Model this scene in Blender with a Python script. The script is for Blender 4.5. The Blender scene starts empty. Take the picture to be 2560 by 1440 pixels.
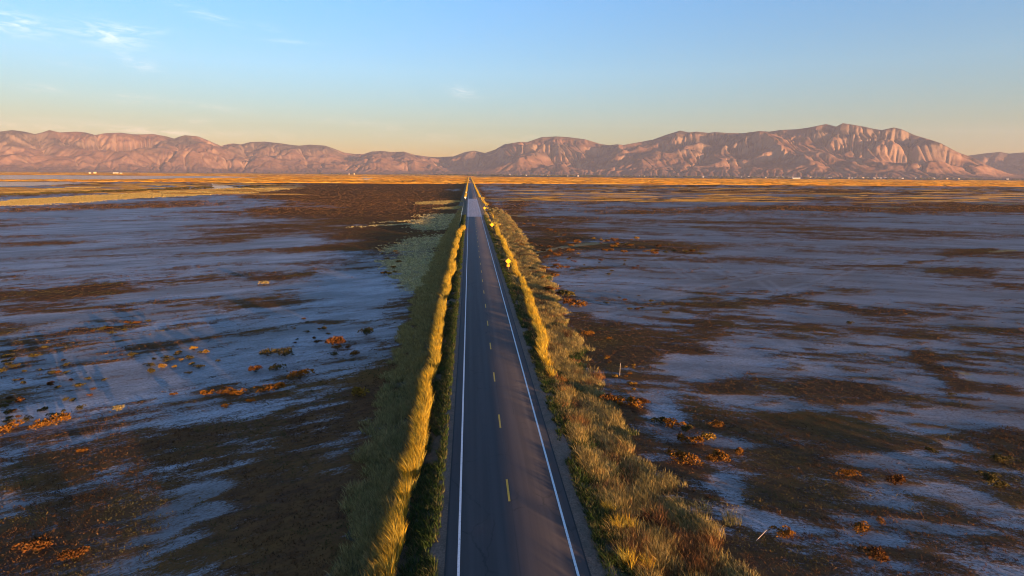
import bpy, math, random
import numpy as np
from mathutils import Matrix, Vector
random.seed(7); rng=np.random.RandomState(7)
S=bpy.context.scene
R=math.radians
# ------------------------------------------------------------ camera, light, exposure
F,YAW,PITCH,ROLL,XC,H=1493.,.0714,.1893,.0075,-2.64,22.42
def basis():
    f=np.array([math.sin(YAW)*math.cos(PITCH),math.cos(YAW)*math.cos(PITCH),-math.sin(PITCH)])
    r=np.array([math.cos(YAW),-math.sin(YAW),0]); u=np.cross(r,f)
    c,s=math.cos(ROLL),math.sin(ROLL)
    return c*r+s*u,-s*r+c*u,f
R_,U_,F_=basis()
cd=bpy.data.cameras.new('camera'); cam=bpy.data.objects.new('camera',cd); S.collection.objects.link(cam)
cd.sensor_width=36; cd.lens=36*F/2560; cd.clip_start=.5; cd.clip_end=80000
M=Matrix.Identity(4)
for i in range(3): M[i][0],M[i][1],M[i][2]=R_[i],U_[i],-F_[i]
M[0][3],M[1][3],M[2][3]=XC,0,H
cam.matrix_world=M; S.camera=cam
SUN_EL,SUN_AZ=1.8,142.0        # degrees; azimuth clockwise from +Y (road direction): behind and to the right
S.view_settings.view_transform='Standard'; S.view_settings.look='None'; S.view_settings.gamma=1
S.view_settings.exposure=2.44
S.cycles.use_denoising=True; S.cycles.filter_width=1.05
S.cycles.volume_bounces=1; S.cycles.max_bounces=6
sun=bpy.data.lights.new('sun','SUN'); so=bpy.data.objects.new('sun',sun); S.collection.objects.link(so)
sun.energy=2.8; sun.color=(1,.58,.25); sun.angle=R(.5)
sv=Vector((math.sin(R(SUN_AZ))*math.cos(R(SUN_EL)),math.cos(R(SUN_AZ))*math.cos(R(SUN_EL)),math.sin(R(SUN_EL))))
so.rotation_euler=sv.to_track_quat('Z','Y').to_euler()
# pixel -> direction / ground
def ray(px,py): return F_+(px-1280)/F*R_-(py-720)/F*U_
def azel(px,py):
    d=ray(px,py); return math.atan2(d[0],d[1]), d[2]/math.hypot(d[0],d[1])
GZ=-1.0
def G(px,py,z=GZ):
    d=ray(px,py); t=(z-H)/d[2]; return XC+d[0]*t,d[1]*t
def proj(x,y,z=GZ):
    dx,dy,dz=x-XC,y,z-H
    zc=dx*F_[0]+dy*F_[1]+dz*F_[2]; zc=np.maximum(zc,.5)
    return 1280+F*(dx*R_[0]+dy*R_[1]+dz*R_[2])/zc, 720-F*(dx*U_[0]+dy*U_[1]+dz*U_[2])/zc, zc
# ------------------------------------------------------------ node helpers
class NT:
    def __init__(s,t): s.t=t; s.n=t.nodes; s.l=t.links
    def node(s,typ,**k):
        n=s.n.new(typ)
        for a,v in k.items(): setattr(n,a,v)
        return n
    def put(s,sock,v):
        if isinstance(v,bpy.types.NodeSocket): s.l.new(v,sock)
        elif isinstance(v,(tuple,list)) and len(v)==3 and sock.type=='RGBA': sock.default_value=(*v,1)
        else: sock.default_value=v
    def m(s,op,a,b=None,c=None,clamp=False):
        n=s.node('ShaderNodeMath',operation=op,use_clamp=clamp); s.put(n.inputs[0],a)
        if b is not None: s.put(n.inputs[1],b)
        if c is not None: s.put(n.inputs[2],c)
        return n.outputs[0]
    def mix(s,f,a,b,bt='MIX'):
        n=s.node('ShaderNodeMix',data_type='RGBA',blend_type=bt); s.put(n.inputs[0],f); s.put(n.inputs[6],a); s.put(n.inputs[7],b); return n.outputs[2]
    def mapr(s,v,a,b,c=0.,d=1.,st='SMOOTHSTEP'):
        n=s.node('ShaderNodeMapRange',interpolation_type=st); s.put(n.inputs[0],v)
        for i,x in zip((1,2,3,4),(a,b,c,d)): n.inputs[i].default_value=x
        return n.outputs[0]
    def noise(s,vec,scale,detail=3,rough=.55,dist=0.):
        n=s.node('ShaderNodeTexNoise'); 
        if vec is not None: s.l.new(vec,n.inputs['Vector'])
        n.inputs['Scale'].default_value=scale; n.inputs['Detail'].default_value=detail
        n.inputs['Roughness'].default_value=rough; n.inputs['Distortion'].default_value=dist
        return n.outputs[0]
    def pos(s): return s.node('ShaderNodeNewGeometry').outputs['Position']
    def scale(s,v,sc):
        n=s.node('ShaderNodeVectorMath',operation='MULTIPLY'); s.l.new(v,n.inputs[0]); n.inputs[1].default_value=sc; return n.outputs[0]
    def attr(s,name,fac=True):
        n=s.node('ShaderNodeAttribute',attribute_name=name); return n.outputs['Fac' if fac else 'Color']
    def bump(s,h,strength,dist):
        n=s.node('ShaderNodeBump'); s.l.new(h,n.inputs['Height']); s.put(n.inputs['Strength'],strength); n.inputs['Distance'].default_value=dist; return n.outputs[0]
def material(name):
    m=bpy.data.materials.new(name); m.use_nodes=True; t=NT(m.node_tree); return m,t,t.n['Principled BSDF']
def simple(name,col,rough=.8,var=.15,scale=6,metal=0.,spec=.3):
    m,t,b=material(name)
    n=t.noise(t.pos(),scale,4)
    a=tuple(c*(1-var) for c in col); c=tuple(min(1,c*(1+var)) for c in col)
    t.put(b.inputs['Base Color'],t.mix(t.mapr(n,.3,.7),a,c)); b.inputs['Roughness'].default_value=rough
    b.inputs['Metallic'].default_value=metal; b.inputs['Specular IOR Level'].default_value=spec
    return m
# ------------------------------------------------------------ sky
W=bpy.data.worlds.new('World'); S.world=W; W.use_nodes=True
t=NT(W.node_tree); bg=t.n['Background']
sky=t.node('ShaderNodeTexSky',sky_type='NISHITA'); sky.sun_disc=False
sky.sun_elevation=R(SUN_EL); sky.sun_rotation=R(SUN_AZ); sky.altitude=1300; sky.air_density=1.0; sky.dust_density=.4; sky.ozone_density=4.0
tc=t.node('ShaderNodeTexCoord').outputs['Generated']
sx=t.node('ShaderNodeSeparateXYZ'); t.l.new(tc,sx.inputs[0])
az=t.m('ARCTAN2',sx.outputs[0],sx.outputs[1]); el=t.m('ARCSINE',sx.outputs[2])
# thin clouds, each at its own bearing and height
WISPS=[(30,58,75,22,4,1.),(275,88,75,24,6,1.),(345,75,60,9,-3,.6),(520,38,75,10,12,.5),(345,158,45,14,14,.65),(110,222,45,9,8,.5),
 (325,245,50,11,-4,.5),(500,265,110,8,4,.4),(490,303,35,6,-5,.55),(1158,232,42,15,16,.9),(1310,341,40,6,2,.7),(400,330,75,10,3,.95),
 (230,318,110,10,3,.6),(60,316,120,8,2,.45),(900,310,150,10,5,.3),(1100,345,300,16,2,.25),(1140,389,14,4,0,.5),(720,104,90,5,1,.3),(680,70,40,10,10,.25),
 (600,335,200,14,2,.35),(160,155,50,7,10,.3)]
tot=None
for px,py,wx,wy,ang,w in WISPS:
    a0=math.atan2(ray(px,py)[0],ray(px,py)[1]); d=ray(px,py); e0=math.asin(d[2]/np.linalg.norm(d))
    c,s_=math.cos(R(ang)),math.sin(R(ang))
    wx*=.75; wy*=.8; da=t.m('MULTIPLY',t.m('SUBTRACT',az,a0),F); de=t.m('MULTIPLY',t.m('SUBTRACT',el,e0),-F)
    p=t.m('ADD',t.m('MULTIPLY',da,c/wx),t.m('MULTIPLY',de,s_/wx)); q=t.m('ADD',t.m('MULTIPLY',da,-s_/wy),t.m('MULTIPLY',de,c/wy))
    g=t.m('EXPONENT',t.m('MULTIPLY',t.m('ADD',t.m('MULTIPLY',p,p),t.m('MULTIPLY',q,q)),-1.0))
    g=t.m('MULTIPLY',g,w); tot=g if tot is None else t.m('ADD',tot,g)
cv=t.node('ShaderNodeCombineXYZ'); t.l.new(t.m('ADD',t.m('MULTIPLY',az,9.),t.m('MULTIPLY',el,10.)),cv.inputs[0]); t.l.new(t.m('MULTIPLY',el,46.),cv.inputs[1])
fb=t.noise(cv.outputs[0],3.0,10,.66,1.2)
cl=t.m('MULTIPLY',t.mapr(fb,.40,.66),t.m('MULTIPLY',tot,1.0),clamp=True)
rp=t.node('ShaderNodeValToRGB'); t.l.new(t.m('MULTIPLY',el,2.),rp.inputs[0]); cr=rp.color_ramp
STOPS=[(0.,(1.06,.66,.48)),(.07,(1.20,.72,.50)),(.14,(1.32,.775,.49)),(.31,(1.93,1.09,.74)),(.56,(1.80,1.22,.94)),(1.,(1.62,1.08,.88))]
while len(cr.elements)<len(STOPS): cr.elements.new(.5)
for e_,(p_,c_) in zip(cr.elements,STOPS): e_.position=p_; e_.color=(*(x/2. for x in c_),1)
base=t.mix(1.0,sky.outputs[0],t.mix(1.,rp.outputs[0],(2.,2.,2.),'MULTIPLY'),'MULTIPLY')
cloudcol=t.mix(t.mapr(el,0.03,.2),(1.9,1.35,1.05),(2.0,1.98,1.95))
base=t.mix(t.m('MULTIPLY',cl,.42),base,cloudcol)
t.l.new(base,bg.inputs['Color']); bg.inputs['Strength'].default_value=.15
# ------------------------------------------------------------ mesh helpers
def link(o,parent=None):
    S.collection.objects.link(o)
    if parent: o.parent=parent
    return o
def mesh_obj(name,V,faces,mat,parent=None,smooth=False,attrs=None,cols=None):
    """V (n,3); faces: (m,3|4) array or list of tuples"""
    me=bpy.data.meshes.new(name)
    if isinstance(faces,np.ndarray):
        m,k=faces.shape; V=np.asarray(V,np.float32)
        me.vertices.add(len(V)); me.vertices.foreach_set('co',V.ravel())
        me.loops.add(m*k); me.loops.foreach_set('vertex_index',faces.astype(np.int32).ravel())
        me.polygons.add(m); me.polygons.foreach_set('loop_start',np.arange(0,m*k,k,dtype=np.int32))
        if smooth: me.polygons.foreach_set('use_smooth',np.ones(m,bool))
        me.update(calc_edges=True)
    else:
        me.from_pydata([tuple(v) for v in V],[],faces); me.update()
        if smooth:
            for p in me.polygons: p.use_smooth=True
    for k,v in (attrs or {}).items():
        a=me.attributes.new(k,'FLOAT','POINT'); a.data.foreach_set('value',np.asarray(v,np.float32).ravel())
    if cols is not None:
        a=me.attributes.new('tint','FLOAT_COLOR','POINT'); c=np.ones((len(V),4),np.float32); c[:,:3]=cols; a.data.foreach_set('color',c.ravel())
    if mat:
        for x in (mat if isinstance(mat,(list,tuple)) else [mat]): me.materials.append(x)
    return link(bpy.data.objects.new(name,me),parent)
def grid_faces(nr,nc):
    i=np.arange(nr*nc).reshape(nr,nc)
    return np.stack([i[:-1,:-1],i[:-1,1:],i[1:,1:],i[1:,:-1]],-1).reshape(-1,4)
def kind(o,k): o['kind']=k; return o
def tag(o,label,cat,group=None):
    o['label']=label; o['category']=cat
    if group: o['group']=group
    return o
def empty(name,loc,rz=0):
    o=bpy.data.objects.new(name,None); o.location=loc; o.rotation_euler=(0,0,rz); o.empty_display_size=.3; return link(o)
class MB:
    def __init__(s): s.v=[]; s.f=[]
    def poly(s,pts,f):
        b=len(s.v); s.v+=[tuple(p) for p in pts]; s.f+=[tuple(b+i for i in q) for q in f]
    def box(s,c,d,rot=None):
        P=[]
        for z in (-1,1):
            for x,y in ((-1,-1),(1,-1),(1,1),(-1,1)):
                p=Vector((x*d[0]/2,y*d[1]/2,z*d[2]/2)); p=rot@p if rot else p; P.append(p+Vector(c))
        s.poly(P,[(3,2,1,0),(4,5,6,7),(0,1,5,4),(1,2,6,5),(2,3,7,6),(3,0,4,7)])
    def tube(s,a,b,r0,r1,n=8):
        a,b=Vector(a),Vector(b); q=(b-a).to_track_quat('Z','Y'); P=[]
        for c,r in ((a,r0),(b,r1)):
            for i in range(n): P.append(c+q@Vector((r*math.cos(6.2832*i/n),r*math.sin(6.2832*i/n),0)))
        s.poly(P,[(i,(i+1)%n,n+(i+1)%n,n+i) for i in range(n)]+[tuple(range(n-1,-1,-1)),tuple(range(n,2*n))])
    def prism(s,pts,axis,d):
        """closed 2-D outline extruded by d along axis vector; pts are 3-D"""
        n=len(pts); A=Vector(axis)*d; P=[Vector(p) for p in pts]+[Vector(p)+A for p in pts]
        s.poly(P,[tuple(range(n-1,-1,-1)),tuple(range(n,2*n))]+[(i,(i+1)%n,n+(i+1)%n,n+i) for i in range(n)])
    def build(s,name,mat,parent=None,smooth=False): return mesh_obj(name,s.v,s.f,mat,parent,smooth)
# ------------------------------------------------------------ numpy noise
def noise2(x,y,seed):
    T=np.random.RandomState(seed).rand(256,256)
    xi=np.floor(x).astype(int); yi=np.floor(y).astype(int); fx=x-xi; fy=y-yi
    fx=fx*fx*fx*(fx*(fx*6-15)+10); fy=fy*fy*fy*(fy*(fy*6-15)+10)
    g=lambda a,b:T[a&255,b&255]
    return (g(xi,yi)*(1-fx)+g(xi+1,yi)*fx)*(1-fy)+(g(xi,yi+1)*(1-fx)+g(xi+1,yi+1)*fx)*fy
def fbm(x,y,seed,o=4,rid=False):
    s=0;a=1;tt=0
    for i in range(o):
        n=noise2(x*2**i+i*17.3,y*2**i+i*9.1,seed+i)
        if rid:n=1-abs(2*n-1)
        s=s+a*n;tt+=a;a*=.5
    return s/tt
def sstep(a,b,x):
    q=np.clip((x-a)/(b-a),0,1); return q*q*(3-2*q)
# ------------------------------------------------------------ what grows where on the flats
# (centre x, centre y, half width, half height, tilt, weight): brown plant cover (+) and bare salt (-), measured in the photograph
VEG=[(330,660,420,75,-3,-.55),(560,850,420,60,-6,-.45),(1900,660,400,70,0,-.25),(350,513,520,10,-2.5,1.),(930,500,260,60,0,1.1),(1050,575,130,45,0,1.2),(900,620,120,22,-3,1.),(620,502,150,7,0,-1.3),(860,516,140,4,0,-1.2),
 (450,548,350,11,-1,-.8),(620,530,260,8,0,.7),(700,572,170,9,-2,.8),(250,575,260,9,-1,-.8),(90,606,140,6,-2,.9),(430,600,300,9,-2.5,.8),(700,600,200,10,-4,-1.1),(740,640,190,11,-3,-1.1),
 (770,612,160,9,-3,.6),(230,640,170,7,-4,.8),(60,660,150,4,-3,.7),(250,662,60,5,0,.7),(440,660,70,6,-3,.9),(230,716,150,15,-5,1.2),(340,702,90,5,-6,.9),(190,730,60,8,0,.6),(20,738,40,8,-3,.9),
 (130,660,80,4,0,.5),(770,690,75,11,-3,.9),(660,657,90,6,0,.5),(560,668,60,5,0,.5),(800,670,120,9,-2,-1.1),(860,715,130,24,-3,-1.2),(640,740,160,14,-5,.9),(820,745,170,9,-4,-.8),(880,790,90,14,0,-1.),(970,750,70,9,-3,.7),
 (370,750,120,4,-8,.8),(110,757,60,4,-4,.8),(150,772,45,4,-5,.7),(290,775,35,4,0,.8),(250,800,50,6,-5,.8),(280,825,100,7,-10,1.),(560,835,110,14,-5,.9),(700,790,80,10,-3,-.5),(830,800,140,9,-5,.8),
 (360,870,110,14,-12,.9),(60,850,80,10,-3,.6),(90,890,60,8,0,.6),(840,862,60,8,-3,.8),(700,835,110,22,-4,-.9),(870,830,110,18,-4,-1.),(950,865,70,8,-10,-.6),
 (700,1050,330,95,-14,1.1),(250,1120,360,80,-12,1.05),(900,960,90,50,0,1.),(760,1250,120,140,0,1.2),(800,1380,170,110,0,1.3),(150,1300,230,120,-10,.95),(60,1420,240,60,0,.6),
 (620,1000,70,10,-12,-.7),(640,1095,90,9,-20,-.9),(560,1050,60,10,-14,-.5),(440,1105,60,18,-14,-.7),(330,1155,60,16,-14,-.7),(620,1175,110,38,-32,-.95),(540,1270,110,55,-38,-.9),(440,1370,110,60,-38,-.75),(300,1310,100,25,-14,-.7),(220,1420,120,25,-10,-.6),(40,1130,50,10,-14,-.5),(60,1040,90,14,-12,-.7),(250,975,260,26,-13,-.9),(520,925,190,26,-8,-.8),
 # right of the road
 (1330,600,95,55,20,1.15),(1380,690,70,28,30,1.),(1560,618,215,17,2,1.2),(1700,632,80,7,4,.9),(1290,520,60,30,0,.9),(1450,575,140,5,0,.8),(1340,545,130,10,0,.7),
 (1640,650,25,4,2,.8),(1690,660,35,4,0,.9),(1490,673,60,6,-4,.8),(1470,560,30,5,0,-1.),(1440,715,30,8,0,.4),
 (2200,520,470,11,0,1.2),(2500,530,200,9,1,1.),(2250,582,470,13,1,1.15),(2050,597,160,5,2,.8),(1900,497,420,7,0,.8),(2200,480,500,6,0,.7),(1700,478,420,4,0,.5),(1500,505,200,5,0,.5),(1640,532,120,4,0,.7),(1800,552,250,6,0,.6),(1950,560,220,5,1,.7),(1990,607,40,3,2,.7),
 (1480,800,70,22,10,1.1),(1590,850,180,40,8,1.2),(1730,860,140,24,0,1.),(1560,920,130,60,25,1.2),(1800,780,125,36,-4,1.15),(1950,768,150,14,-8,1.1),(2160,738,120,11,-6,1.1),(2080,778,90,9,10,.8),(2210,795,90,13,6,1.1),(1850,830,110,24,-5,1.1),(1660,765,60,10,0,.3),
 (1600,860,45,8,8,-.8),(1625,812,35,7,5,-.9),(1500,775,55,6,4,-.9),(1690,880,30,6,0,-.4),(1850,900,180,22,-4,-1.1),(1760,925,90,20,10,-1.),
 (2260,648,290,3.5,-4.5,.95),(2510,628,60,8,-5,1.3),(2440,672,100,9,4,1.1),(2120,760,70,5,3,-.7),(2420,690,120,4,3,.4),(2290,870,60,5,6,.5),(2440,850,80,8,6,.4),
 (2410,905,30,40,-25,1.1),(2440,945,50,22,20,1.3),(2530,968,90,16,8,1.3),(2250,700,60,4,-4,.4),
 (1990,975,190,34,3,1.3),(2180,972,110,18,4,1.2),(1800,985,90,30,0,.9),(2130,1000,160,9,-3,.9),(1960,1060,230,40,2,1.1),(2130,1100,130,42,10,1.),(2020,1180,160,60,15,1.1),(1940,1200,90,60,20,1.),(2110,1270,140,45,8,.9),(2000,1370,150,70,10,1.1),(2220,1120,80,14,0,.6),
 (1860,1005,75,15,3,-1.4),(2000,1038,95,14,0,-1.6),(2015,1082,45,7,0,-1.2),(1640,1010,70,22,20,-1.),(1760,1075,110,20,20,-.7),(1680,1030,60,14,10,-.5),(1850,1210,45,30,50,-1.2),(1830,1200,40,8,0,-.9),(1920,1280,60,26,30,-.9),(1960,1300,70,20,10,-.5),
 (2180,1205,110,24,12,-1.),(2330,1070,190,34,-4,-1.),(2420,1040,160,22,0,-.8),(2470,1075,110,24,6,1.3),(2500,1110,90,20,0,1.1),(2230,1180,90,10,5,-.3),(2300,1160,120,20,0,-.8),(2390,1190,30,26,0,.6),(2330,1255,80,10,8,.7),(2430,1315,80,8,10,.7),(2380,1310,90,12,8,.5),(2330,1410,90,30,20,.9),(2520,1255,40,22,40,.9),(2500,1395,70,14,20,.6),(2300,1340,120,26,0,-.6),(2160,1390,60,20,0,.3),
 (1780,1180,90,80,45,.9),(1900,1400,100,90,50,1.3),(1620,1070,90,45,35,.8)]
STRAW=[(1090,560,70,14,-6,1.2),(1050,610,95,16,-8,1.1),(1040,655,75,22,-6,1.2),(1075,690,70,26,-20,.9),(1010,690,40,12,0,.5),(1110,540,60,6,0,1.),(960,563,80,2.2,-4,.9),(1030,552,90,2.2,-3,.8),(1105,506,70,4,-2,.8),(1125,520,40,4,-3,.8),(960,652,25,3,0,.4),
 (160,500,190,7.5,-3.2,1.5),(420,485,150,7,-3,1.4),(600,476,140,7,-3.5,1.4),(680,468,70,3,0,1.1),(120,474,170,2,-3.5,1.),(330,463,120,2,-3,1.),
 (1460,612,80,3,-6,.9),(1400,620,80,3,-10,.9),(2222,519,46,1.6,1,1.6),(1270,500,60,3,0,.6),(1290,540,40,2,0,.6),(2480,508,90,1.6,0,.8),(2300,492,70,1.6,0,.8),(2060,490,90,1.5,0,.8),(1920,485,60,1.5,0,.8),(2520,627,50,3,-4,.7),(2160,650,60,1.6,-4,.55),(2430,950,40,14,30,.3)]
def field(blobs,px,py):
    s=np.zeros_like(px)
    for cx,cy,rx,ry,a,w in blobs:
        c,q=math.cos(R(a)),math.sin(R(a)); dx,dy=px-cx,py-cy
        if rx>1e9: continue
        e=((dx*c+dy*q)/rx)**2+((-dx*q+dy*c)/ry)**2
        s+=w*np.exp(-np.minimum(e*e*.7+e*.3,30))
    return s
def warp(x,y):
    wx=(fbm(x/11,y/9,501,3)-.5)*7+(fbm(x/60,y/40,511,3)-.5)*34
    wy=(fbm(x/11+40,y/9,521,3)-.5)*8+(fbm(x/60,y/40+9,531,3)-.5)*30
    f=np.clip(y/130,.12,1.)
    return x+wx*f,y+wy*f
def skew(x,y): return y-.5*np.minimum(x,0)+.28*np.maximum(x,0)   # the salt streaks run slightly across the road line
def veg_field(x,y):
    px,py,zc=proj(*warp(x,y)); yk=skew(x,y)
    n=fbm(x/70+3,yk/20+5,21,5)-.5; n2=fbm(x/15,yk/5,41,5)-.5; n3=fbm(x/260,yk/100,61,3)-.5
    near=sstep(230,50,zc)
    nf=fbm(x/3.4,yk/1.3,81,4)-.5
    v=-.27+.72*field(VEG,px,py)+n*1.5+n2*(1.5+.2*near)+n3*.9+nf*(.5+2.0*near)
    v=v+sstep(520,1100,zc)*.3+.1*near+.9*np.exp(-((px-930)/300)**2-((py-530)/75)**2)*(px<1165)
    v=v+.3*np.exp(-((px-420)/560)**2-((py-1260)/190)**2)
    lim=sstep(130,45,zc)*.85
    v=v*(1-lim)+lim*.42*np.tanh(v/.42)
    return v+(1.2-.75*lim)*np.exp(-(np.maximum(np.abs(x)-7,0)/7)**2)*sstep(2500,200,y)
TRACKS=[[(1560,600),(1640,640),(1740,700)],[(1640,600),(1760,655),(1850,700)],[(1900,700),(1960,735),(2030,775)],[(2130,828),(2230,872),(2330,920),(2440,975)],[(1900,828),(1990,880),(2080,930)],[(1420,600),(1450,640),(1462,660)],[(2180,650),(2060,700),(1900,745),(1700,790)],[(1480,790),(1640,745),(1850,700),(2000,672)]]
def track_field(x,y):
    d=np.full_like(x,1e9)
    for tr in TRACKS:
        P=[G(*p) for p in tr]
        for (x1,y1),(x2,y2) in zip(P[:-1],P[1:]):
            L=math.hypot(x2-x1,y2-y1); ux,uy=(x2-x1)/L,(y2-y1)/L
            a=(x-x1)*ux+(y-y1)*uy; o=np.abs(-(x-x1)*uy+(y-y1)*ux+(fbm(x/8,y/8,541,2)-.5)*1.2)
            q=np.abs(o-1.2)+np.where((a<0)|(a>L),1e3,0); d=np.minimum(d,q)
    return np.exp(-(d/.7)**2)
def straw_field(x,y):
    px,py,zc=proj(x,y)
    n=fbm(x/30,y/14,121,4)-.5
    f=field(STRAW,px,py); n2=fbm(x/9,skew(x,y)/2.5,131,3)-.5; return f+(n*1.3+n2*1.4)*np.clip(f*3,0,1)-.3
# ------------------------------------------------------------ ground sheet
rows=[-1000,-300,-120,-60,-30,-10,4]
ys=np.concatenate([np.linspace(1640,452,470),np.linspace(451,437.2,26)])
rows+=[G(1180,v)[1] for v in ys]
rows=np.array(rows+[14500.,17200.])
ucols=np.linspace(-1.02,1.18,680)
Y0=np.maximum(rows+30,4)
X=ucols[None]*Y0[:,None]
lft=np.stack([X[:,0]-3000,X[:,0]-500],1); rgt=np.stack([X[:,-1]+500,X[:,-1]+3000],1)
X=np.concatenate([lft,X,rgt],1); Y=np.repeat(rows[:,None],X.shape[1],1)
v=veg_field(X,Y); st=straw_field(X,Y); px,py,zc=proj(X,Y)
inf=np.where(Y>8,1,0)
v=np.where(inf,v,fbm(X/20,Y/20,3,4)*1.2-.5); st=np.where(inf,st,-1)
# far marsh and the towns' valley floor
right=sstep(0,300,X)
n=fbm(X/400,Y/260,141,3)-.5
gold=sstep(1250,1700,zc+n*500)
wet=sstep(.05,.3,fbm(X/500+7,Y/180,151,3)-.45)*0
valley=sstep(0,1,(zc-(8200-right*3900)+n*900)/900)
Zg=np.full_like(X,GZ)+(fbm(X/9,Y/9,161,3)-.5)*.10*sstep(400,60,zc)-.02*sstep(.2,-.4,v)
m,t,b=material('salt_flat_soil')
P0=t.pos(); px3=t.node('ShaderNodeSeparateXYZ'); t.l.new(P0,px3.inputs[0]); X_=px3.outputs[0]
ysk=t.m('ADD',px3.outputs[1],t.m('ADD',t.m('MULTIPLY',t.m('MINIMUM',X_,0.),-.5),t.m('MULTIPLY',t.m('MAXIMUM',X_,0.),.28)))
cb=t.node('ShaderNodeCombineXYZ'); t.l.new(X_,cb.inputs[0]); t.l.new(ysk,cb.inputs[1]); P=cb.outputs[0]
vn=t.attr('veg'); sn=t.attr('straw'); gn=t.attr('gold'); ln=t.attr('valley'); kn=t.attr('track')
f1=t.noise(t.scale(P,(1,1.5,0)),.7,6,.72); f2=t.noise(t.scale(P,(1,1.3,0)),3.2,5,.75); f3=t.noise(t.scale(P,(.06,.14,0)),1.,4,.6); f5=t.noise(t.scale(P,(.22,.75,0)),1.,6,.7,.4); f6=t.noise(t.scale(P,(1.1,4.,0)),1.,5,.7,.3)
vv=t.m('ADD',vn,t.m('ADD',t.m('MULTIPLY',t.m('SUBTRACT',f1,.5),1.7),t.m('ADD',t.m('MULTIPLY',t.m('SUBTRACT',f2,.5),1.7),t.m('MULTIPLY',t.m('SUBTRACT',f5,.5),1.3))))
f7=t.noise(t.scale(P,(1,1.4,0)),4.5,4,.8); vv=t.m('ADD',vv,t.m('ADD',t.m('MULTIPLY',t.m('SUBTRACT',f6,.5),.7),t.m('MULTIPLY',t.m('SUBTRACT',f7,.5),1.7))); vm=t.mapr(vv,-.42,.40)
salt=t.mix(t.mapr(f3,.3,.7),(.26,.245,.245),(.52,.50,.52))
salt=t.mix(t.m('MULTIPLY',t.mapr(f2,.46,.66),.6),salt,(.12,.092,.08)); salt=t.mix(t.m('MULTIPLY',t.mapr(f7,.50,.62),.55),salt,(.085,.06,.05))
salt=t.mix(t.m('MULTIPLY',t.mapr(f5,.45,.75),.55),salt,(.14,.11,.10))
salt=t.mix(t.m('MULTIPLY',t.mapr(f6,.46,.72),.6),salt,(.11,.085,.075))
pxn=t.node('ShaderNodeSeparateXYZ'); t.l.new(P,pxn.inputs[0])
wash=t.noise(t.scale(P,(.012,.04,0)),1.,4,.6,.8)
salt=t.mix(t.m('MULTIPLY',t.m('MULTIPLY',t.mapr(wash,.44,.66),t.mapr(pxn.outputs[0],-60,30,.45,.75)),1.),salt,(.15,.115,.095))
salt=t.mix(t.m('MULTIPLY',t.mapr(pxn.outputs[0],10,60),.45),salt,(.16,.115,.092))
salt=t.mix(t.m('MULTIPLY',kn,.28),salt,(.40,.37,.36))
brown=t.mix(t.mapr(f1,.35,.65),(.10,.052,.03),(.18,.088,.036))
brown=t.mix(t.m('MULTIPLY',t.mapr(f2,.5,.72),.6),brown,(.055,.032,.02))
f4=t.noise(t.scale(P,(.03,.09,0)),1.,3)
brown=t.mix(t.m('MULTIPLY',t.mapr(f4,.45,.7),.6),brown,(.20,.095,.026))
straw=t.mix(t.mapr(f2,.35,.65),(.26,.19,.09),(.40,.31,.16))
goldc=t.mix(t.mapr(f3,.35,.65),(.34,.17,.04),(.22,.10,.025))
valc=t.mix(t.mapr(t.noise(t.scale(P,(.0006,.0025,0)),1.,4),.35,.65),(.20,.12,.07),(.10,.075,.06))
c=t.mix(vm,salt,brown); sm=t.mapr(t.m('ADD',sn,t.m('MULTIPLY',t.m('SUBTRACT',f1,.5),.8)),-.05,.25)
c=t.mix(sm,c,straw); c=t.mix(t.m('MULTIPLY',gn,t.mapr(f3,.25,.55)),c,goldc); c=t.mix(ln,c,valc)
t.put(b.inputs['Base Color'],c)
t.put(b.inputs['Roughness'],t.mix(vm,(.62,.62,.62),(.95,.95,.95))); t.put(b.inputs['Specular IOR Level'],t.m('MULTIPLY',t.m('SUBTRACT',1.0,vm),t.m('MULTIPLY',t.m('SUBTRACT',1.0,sm),.12)))
hgt=t.m('ADD',t.m('MULTIPLY',f2,t.m('ADD',.15,t.m('MULTIPLY',vm,1.0))),t.m('MULTIPLY',f1,.6))
t.l.new(t.bump(hgt,.6,.16),b.inputs['Normal'])
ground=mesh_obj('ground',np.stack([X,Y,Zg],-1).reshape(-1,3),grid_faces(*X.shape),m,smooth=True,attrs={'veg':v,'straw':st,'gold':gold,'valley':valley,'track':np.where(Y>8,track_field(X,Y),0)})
kind(ground,'structure')
# ------------------------------------------------------------ road on its low bank
def strip(name,prof,ylist,mat,bumpy=0.,seed=5):
    ylist=np.array(ylist); xs=np.array([p[0] for p in prof]); zs=np.array([p[1] for p in prof])
    Xs=np.repeat(xs[None],len(ylist),0); Ys=np.repeat(ylist[:,None],len(xs),1); Zs=np.repeat(zs[None],len(ylist),0)
    if bumpy:
        w=np.array([p[2] for p in prof])[None]
        Xs=Xs+(fbm(Xs/2,Ys/3,seed,3)-.5)*bumpy*w; Zs=Zs+(fbm(Xs/1.3,Ys/1.3,seed+9,3)-.5)*bumpy*.35*w
    return kind(mesh_obj(name,np.stack([Xs,Ys,Zs],-1).reshape(-1,3),grid_faces(*Xs.shape),mat,smooth=True),'structure')
yl=[-60+i*.6 for i in range(400)]
while yl[-1]<3600: yl.append(yl[-1]*1.006)
m_bank,t,b=material('bank_soil'); P=t.pos()
a1=t.noise(P,2.2,5,.65); a2=t.noise(P,9.,3)
c=t.mix(t.mapr(a1,.35,.65),(.05,.045,.022),(.10,.075,.038)); c=t.mix(t.m('MULTIPLY',t.mapr(a2,.5,.7),.5),c,(.03,.028,.015))
t.put(b.inputs['Base Color'],c); b.inputs['Roughness'].default_value=.95; t.l.new(t.bump(a2,.6,.1),b.inputs['Normal'])
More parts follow.
